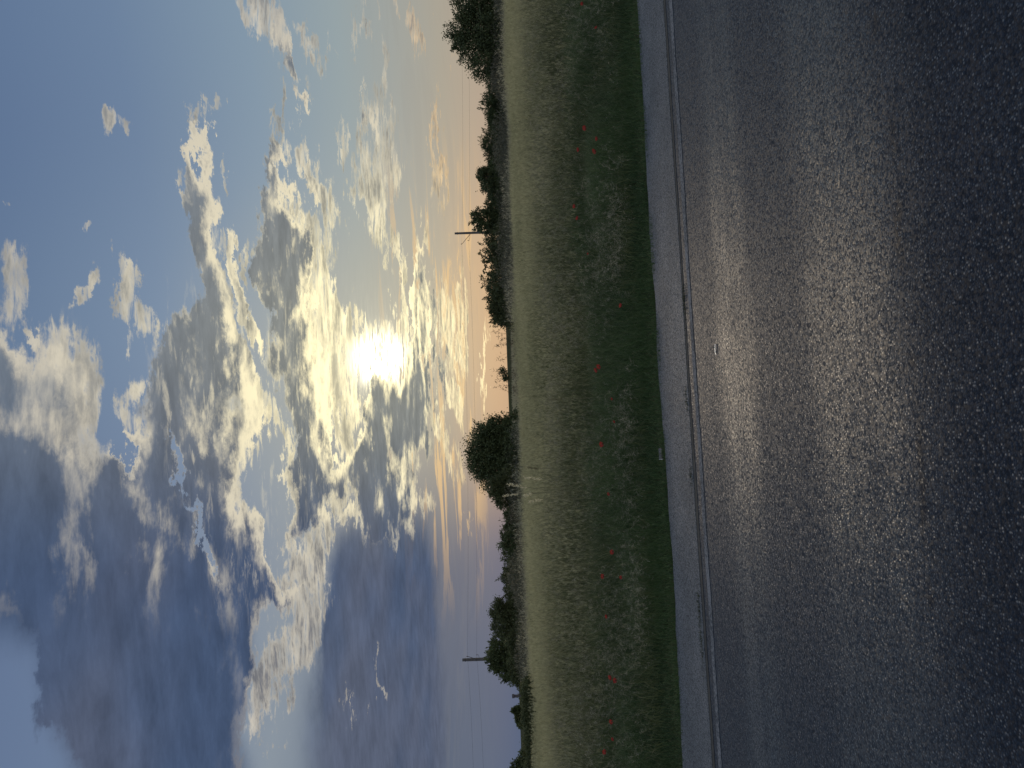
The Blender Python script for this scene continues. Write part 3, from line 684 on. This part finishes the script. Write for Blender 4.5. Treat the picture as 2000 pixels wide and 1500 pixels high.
oat('pale oat stalk standing straight in the grass under the round tree', 1022, 933, 1062, 936, 13, 2)
oat('pale oat stalk leaning in front of the round tree foot', 990, 945, 1032, 954, 13, 3)
oat('short pale oat stalk, left of the longest one', 1022, 969, 1038, 963, 12.5, 4)
oat('pale oat stalk furthest left of its clump', 1032, 980, 1060, 976, 12.5, 5)
oat('small faint oat stalk right of the straight one', 1030, 912, 1052, 916, 13, 6)
oat('single pale oat stalk low in the weeds right of the round tree', 1068, 781, 1100, 779, 11, 7)

# ------------------------------------------------------------------ poppies
pq = Mat('poppy_petal'); pq.put(pq.b, 'Base Color', pq.mix(pq.noise(pq.coord(), 30, 3), (.26,.032,.028,1), (.38,.065,.048,1))); pq.put(pq.b, 'Roughness', .6)
tr = pq.n.new('ShaderNodeBsdfTranslucent'); tr.inputs[0].default_value = (.40,.06,.04,1); mx = pq.n.new('ShaderNodeMixShader'); mx.inputs[0].default_value = .5
pq.l.new(pq.b.outputs[0], mx.inputs[1]); pq.l.new(tr.outputs[0], mx.inputs[2]); pq.l.new(mx.outputs[0], pq.o.inputs[0])
stemq = Mat('poppy_stem'); stemq.put(stemq.b, 'Base Color', (.05,.07,.03,1))
capq = Mat('poppy_capsule'); capq.put(capq.b, 'Base Color', (.02,.02,.015,1))
def poppy_proto():
    root = empty('poppy'); H = .55
    tubes('stem', [(np.array([[.03, .02, -H], [.035, .0, -H*.6], [.01, 0, -.15], [0, 0, 0]]), [.0022, .002, .0018, .0016])], stemq.m, root, 5)
    for i in range(4):                                  # four crumpled petals forming a bowl
        a0 = i*math.pi/2; nu, nv = 6, 8; V = []
        for a in range(nu+1):
            u = a/nu
            for b_ in range(nv+1):
                v = b_/nv-.5; ang = a0+v*1.9*(.55+.45*math.sin(u*2.2)); r = .036*math.sin(u*1.5)*(1+.10*math.sin(9*v+i))*(.85 if i % 2 else 1.0)
                z = .030*u**1.7+.004*math.sin(14*v+3*u+i)*u+(.002 if i % 2 else 0)
                V.append((r*math.cos(ang), r*math.sin(ang), z))
        Fq = [(a*(nv+1)+b_, a*(nv+1)+b_+1, (a+1)*(nv+1)+b_+1, (a+1)*(nv+1)+b_) for a in range(nu) for b_ in range(nv)]
        mesh('petal', V, Fq, pq.m, root, smooth=True)
    V, Fq = tube_arrays(np.array([[0, 0, .0], [0, 0, .004], [0, 0, .014], [0, 0, .016]]), [.003, .007, .007, .001], 8); mesh('seed_capsule', V, Fq, capq.m, root, smooth=True)
    return root
POP = [
 (1144,250,1.15,'large red poppy, uppermost right in the group of four at the right'),
 (1167,271,.85,'half open pinkish poppy low in the group of four at the right'),
 (1131,292,.95,'red poppy standing highest and leftmost in the group of four at the right'),
 (1163,294,1.1,'red poppy lowest left in the group of four at the right'),
 (1123,403,.9,'red poppy right of the salmon one, beneath the right-hand pole'),
 (1129,427,1.0,'bright salmon poppy straight below the right-hand pole'),
 (1149,496,.5,'tiny red poppy left of the right-hand pole'),
 (1214,597,.8,'single dark red poppy low near the road, below the sloping bush'),
 (1166,722,1.0,'left poppy of the touching pair below the open skyline'),
 (1171,716,1.05,'bright right poppy of the touching pair below the open skyline'),
 (1196,779,.5,'faint dark poppy bud low in the weeds left of the touching pair'),
 (1201,823,.6,'small orange poppy to the right of the one below the round tree'),
 (1177,867,1.15,'red poppy directly below the round tree'),
 (1190,964,.7,'dim poppy in brownish weeds left of the round tree'),
 (1197,1077,1.0,'red poppy below the low leafy bush with a bare branch'),
 (1179,1126,1.0,'red poppy below the thin open bush'),
 (1214,1128,.7,'dim poppy nearer the road than the one below the thin open bush'),
 (1186,1204,.8,'dull red poppy below the peaked tree'),
 (1194,1322,1.1,'upper poppy of the pair just left of the left-hand pole'),
 (1203,1329,1.0,'lower poppy of the pair just left of the left-hand pole'),
 (1195,1409,.9,'red poppy below the small lopsided skyline tree'),
 (1198,1443,.7,'orange poppy second from the left end of the verge'),
 (1182,1468,1.0,'dark red poppy nearest the left end of the verge'),
 (1138,8,.8,'orange poppy at the far right end of the verge'),
 (1165,55,.7,'dull dark poppy below the largest leafy tree'),
]
proto = poppy_proto(); used = False
for i, (px, py, s_, lb) in enumerate(POP):
    d = ray(px, py); Y = 7.8
    while True:
        p = Vector((0, 0, EYE))+d*(Y/d.y); h = p.z-float(G(p.x, p.y))
        tpv = float(road_t(p.x, p.y)-T_EDGE)
        if h < (.30+.36*float(sm(.8, 4.5, tpv))) or Y > 16: break
        Y += .03
    o = copy_tree(proto) if used else proto; used = True
    o.location = p; o.scale = (s_*.88,)*3
    o.rotation_euler = (R(random.uniform(15, 55)), R(random.uniform(-25, 25)), R(random.uniform(-40, 40)))
    tag(o, lb, 'poppy', 'red poppies in the roadside grass')

# ------------------------------------------------------------------ electricity poles and lines
woodq = Mat('pole_concrete'); woodq.put(woodq.b, 'Base Color', woodq.mix(woodq.noise(woodq.coord(), 6, 5), (.055,.052,.055,1), (.12,.115,.11,1))); woodq.put(woodq.b, 'Roughness', .9)
metq = Mat('bracket_steel'); metq.put(metq.b, 'Base Color', (.07,.07,.075,1)); metq.put(metq.b, 'Metallic', .6); metq.put(metq.b, 'Roughness', .6)
insq = Mat('insulator'); insq.put(insq.b, 'Base Color', (.10,.06,.05,1)); insq.put(insq.b, 'Roughness', .3)
wireq = Mat('wire'); wireq.put(wireq.b, 'Base Color', (.05,.05,.055,1)); wireq.put(wireq.b, 'Roughness', .6)
def boxarr(c, h):
    c = np.array(c); h = np.array(h); V = np.array([[x, y, z] for x in (-1, 1) for y in (-1, 1) for z in (-1, 1)])*h+c
    return V, np.array([[0,1,3,2],[4,6,7,5],[0,4,5,1],[2,3,7,6],[0,2,6,4],[1,5,7,3]])
def insulator(p, parent):
    V, Fq = tube_arrays(np.array(p)+np.array([[0,0,-.02],[0,0,.02],[0,0,.03],[0,0,.07],[0,0,.08],[0,0,.12],[0,0,.15]]), [.02,.02,.055,.045,.055,.04,.01], 8)
    mesh('insulator', V, Fq, insq.m, parent, smooth=True)
def pole(label, top, D, wpx, hooks, brace):
    tp_ = at(top[0], top[1], D); g = float(G(tp_.x, tp_.y)); H = tp_.z-g; root = empty('electricity_pole', (tp_.x, tp_.y, g)); tag(root, label, 'pole', 'electricity poles beyond the trees')
    w = wpx*D/F/2
    # square tapering concrete post with chamfered cap
    V, Fq = [], []
    prof = [(0, w*1.45), (H*.5, w*1.2), (H-.14, w), (H-.02, w*.98), (H, w*.8)]
    for z, r in prof: V += [(-r, -r, z), (r, -r, z), (r, r, z), (-r, r, z)]
    for i in range(len(prof)-1):
        for j in range(4): Fq.append((i*4+j, i*4+(j+1) % 4, (i+1)*4+(j+1) % 4, (i+1)*4+j))
    k = (len(prof)-1)*4; Fq.append((k, k+1, k+2, k+3)); mesh('post', V, Fq, woodq.m, root)
    for zc in (H-.35, H-1.6):
        V, Fq = boxarr((0, 0, zc), (w*1.18, w*1.18, .05)); mesh('clamp', V, Fq, metq.m, root)
    out = []
    for (hx, hy) in hooks:
        p = np.array(at(hx, hy, D))-np.array([tp_.x, tp_.y, g]); arm = [(0, -w, p[2]-.25), (p[0]*.5, -w*1.1, p[2]-.28), (p[0], -w*1.2, p[2]-.20), (p[0], -w*1.2, p[2]-.05)]
        tubes('hook', [(np.array(arm), [.018]*4)], metq.m, root, 6); insulator((p[0], -w*1.2, p[2]-.10), root)
        out.append(np.array([tp_.x+p[0], tp_.y-w*1.2, g+p[2]]))
    if brace:
        a = np.array(at(*brace[0], D))-np.array([tp_.x, tp_.y, g]); b_ = np.array(at(*brace[1], D))-np.array([tp_.x, tp_.y, g])
        a[1] = b_[1] = -w*1.3
        tubes('brace', [(np.stack([a, b_]), [.035, .03])], metq.m, root, 6); insulator(tuple(b_), root)
    return out
o1 = pole('slim dark pole with a long slanting brace, right-hand of the two', (888,456), 96, 3.4, [(914,470)], ((919,457),(902.5,477)))
o2 = pole('thicker dark pole with short hooks, left-hand of the two', (903,1289), 85, 4.4, [(931,1278)], ((930,1286),(913.5,1281)))
def wirepath(label, pts):
    P = []
    for (a, b_, sag) in pts:
        a = np.array(a); b_ = np.array(b_); u = np.linspace(0, 1, 25)[:, None]; q_ = a+(b_-a)*u; q_[:, 2] -= (4*sag*u*(1-u))[:, 0]; P.append(q_ if not P else q_[1:])
    P = np.concatenate(P); c0 = P[0].copy()
    o = tubes('power_line', [(P-c0, [.008]*len(P))], wireq.m, None, 5); o.location = c0; return tag(o, label, 'wire', 'wires strung between the poles')
def wy(X): return 91.8+.215*X
u1 = at(902, 477, 96); u2 = at(913, 1281, 85); l1 = at(915.5, 471, 96); l2 = at(931, 1278, 85)
uR = at(898, -60, wy(60)); uL = at(926, 1560, 78); lR = at(911, -60, wy(60)); lL = at(946, 1560, 78)
wirepath('upper wire running across the sky between both poles', [(uR, u1, .25), (u1, u2, .35), (u2, uL, .1)])
wirepath('lower wire running across the sky between both poles', [(lR, l1, .25), (l1, l2, .35), (l2, lL, .1)])

# dark pillar on the skyline
p = at(1007, 1359.5, 150); g = float(G(p.x, p.y)); topz = at(999.5, 1359, 150).z
root = empty('stone_pillar', (p.x, p.y, g)); tag(root, 'squat dark pillar with a wider top, alone on the skyline', 'pillar')
stq = Mat('dark_stone'); stq.put(stq.b, 'Base Color', stq.mix(stq.noise(stq.coord(), 7, 5), (.05,.045,.055,1), (.10,.09,.10,1))); stq.put(stq.b, 'Roughness', .95)
H = topz-g
V, Fq = boxarr((0, 0, H*.41), (.22, .22, H*.41)); mesh('shaft', V, Fq, stq.m, root)
V, Fq = boxarr((0, 0, H*.90), (.30, .30, H*.08)); mesh('cap', V, Fq, stq.m, root)

# bird
def bird():
    c = at(881.5, 4, 45); root = empty('bird', c); tag(root, 'small dark bird gliding above the largest leafy tree', 'bird')
    q = Mat('bird_feathers'); q.put(q.b, 'Base Color', (.03,.03,.032,1)); q.put(q.b, 'Roughness', .8)
    V, Fq = tube_arrays(np.array([[-.10,0,0],[-.07,0,.004],[0,0,.006],[.05,0,.004],[.075,0,.006],[.095,0,0]]), [.004,.014,.022,.016,.014,.002], 8); mesh('body', V, Fq, q.m, root, smooth=True)
    for s_ in (-1, 1):
        pr = [(0, .00, .035), (.08, .02, .032), (.17, .0, .022), (.24, -.05, .006)]; V = []
        for (a, sw, ch) in pr:
            for dz_ in (.003, -.003): V += [(sw+ch, s_*a, .01+a*.25+dz_), (sw-ch, s_*a, .01+a*.25+dz_)]
        Fq = []
        for i in range(3):
            k = i*4; Fq += [(k, k+1, k+5, k+4), (k+2, k+6, k+7, k+3), (k, k+4, k+6, k+2), (k+1, k+3, k+7, k+5)]
        mesh('wing', V, Fq, q.m, root)
    root.rotation_euler = (R(-50), R(15), R(60))
bird()

# crushed drink can on the edge of the grass
def can():
    c = at(1291, 885, 1); d = ray(1291, 885); p = Vector((0, 0, EYE))+d*((EYE-.03)/-d.z)*1.022
    root = empty('drink_can', p); tag(root, 'crushed grey drink can with a bright rim at the edge of the grass', 'can')
    q = Mat('dull_can'); q.put(q.b, 'Base Color', q.mix(q.mr(q.noise(q.coord(), 40, 4), .4, .6), (.07,.062,.062,1), (.14,.13,.13,1))); q.put(q.b, 'Metallic', .3); q.put(q.b, 'Roughness', .5)
    al = Mat('bright_aluminium'); al.put(al.b, 'Base Color', (.75,.75,.75,1)); al.put(al.b, 'Metallic', .7); al.put(al.b, 'Roughness', .35)
    k = 20; xs = np.linspace(-.072, .060, 14); V = []
    for i, x in enumerate(xs):
        dent = 1-.22*math.exp(-((x+.01)/.025)**2); r = .031*(.9 if i in (0, 13) else 1)
        for j in range(k):
            th = j*2*math.pi/k; dz_ = .10*math.sin(3*th+x*90)*(0.5 if 1 < i < 12 else 0)
            V.append((x, r*math.cos(th)*(1+dz_), r*math.sin(th)*dent*(1+dz_*.6)*(.85 if math.sin(th) > 0 else 1)))
    Fq = [(i*k+j, i*k+(j+1) % k, (i+1)*k+(j+1) % k, (i+1)*k+j) for i in range(13) for j in range(k)]
    mesh('can_body', V, Fq, q.m, root, smooth=True)
    V, Fq = tube_arrays(np.array([[-.072,0,0],[-.076,0,0],[-.078,0,0],[-.076,0,0]]), [.029,.031,.029,.025], 20); mesh('rim', V, Fq, al.m, root, smooth=True)
    V, Fq = tube_arrays(np.array([[-.0735,0,0],[-.0730,0,0]]), [.0255,.002], 20); mesh('lid', V, Fq, al.m, root)
    root.rotation_euler = (.3, 0, R(12)); root.scale = (.9, .9, .9)
can()

# weeds in the joint of the shoulder and grass tufts creeping over its edge
tm = leaf_mat('joint_weed', (.022,.034,.014), (.05,.06,.028), None, .3)
JW = [(1371,1240,.34,'longest weed patch growing in the shoulder joint, near the left end'),(1367,1175,.16,'small weed patch in the shoulder joint right of the longest one'),
      (1338,585,.20,'faint weed patch in the shoulder joint below the sloping bush'),(1352,930,.14,'tiny weed patch in the shoulder joint left of the drink can'),(1343,780,.13,'tiny weed patch in the shoulder joint right of the drink can')]
for i, (px, py, ln, lb) in enumerate(JW):
    rng = np.random.default_rng(900+i); d = ray(px, py); p = Vector((0, 0, EYE))+d*(EYE/-d.z); root = empty('joint_weed', (p.x, p.y, .004)); tag(root, lb, 'weed', 'weeds in the shoulder joint')
    n = int(500*ln); P = np.zeros((n, 3)); s_ = rng.normal(size=n)*ln*.5; q_ = rng.normal(size=n)*.02
    P[:, 0] = s_*ct-q_*st; P[:, 1] = s_*st+q_*ct
    V, Fq, A = merge([blades(P, rng.uniform(.008, .035, n), rng.uniform(.3, 1.3, n), rng.uniform(.004, .008, n), 2)]); mesh('leaves', V, Fq, tm, root, A)

# pale sliver of litter lying on the lane under the sun
d = ray(1397, 684); p = Vector((0, 0, EYE))+d*((EYE-.006)/-d.z)
lq = Mat('pale_paper'); lq.put(lq.b, 'Base Color', (.85,.83,.78,1)); lq.put(lq.b, 'Roughness', .12); lq.put(lq.b, 'Specular IOR Level', .9)
root = empty('litter_stick', p); tag(root, 'short pale stick of litter lying alone on the lane below the sun', 'litter')
tubes('stick', [(np.array([[-.035,0,0],[-.012,.003,.001],[.012,.002,.001],[.035,-.003,0]]), [.004,.005,.005,.004])], lq.m, root, 8)
V, Fq = tube_arrays(np.array([[.0352,-.003,0],[.046,-.004,0]]), [.005,.0052], 8); mesh('tip', V, Fq, lq.m, root)
root.rotation_euler = (0, 0, R(4)); root.scale = (1, 1.3, .5)
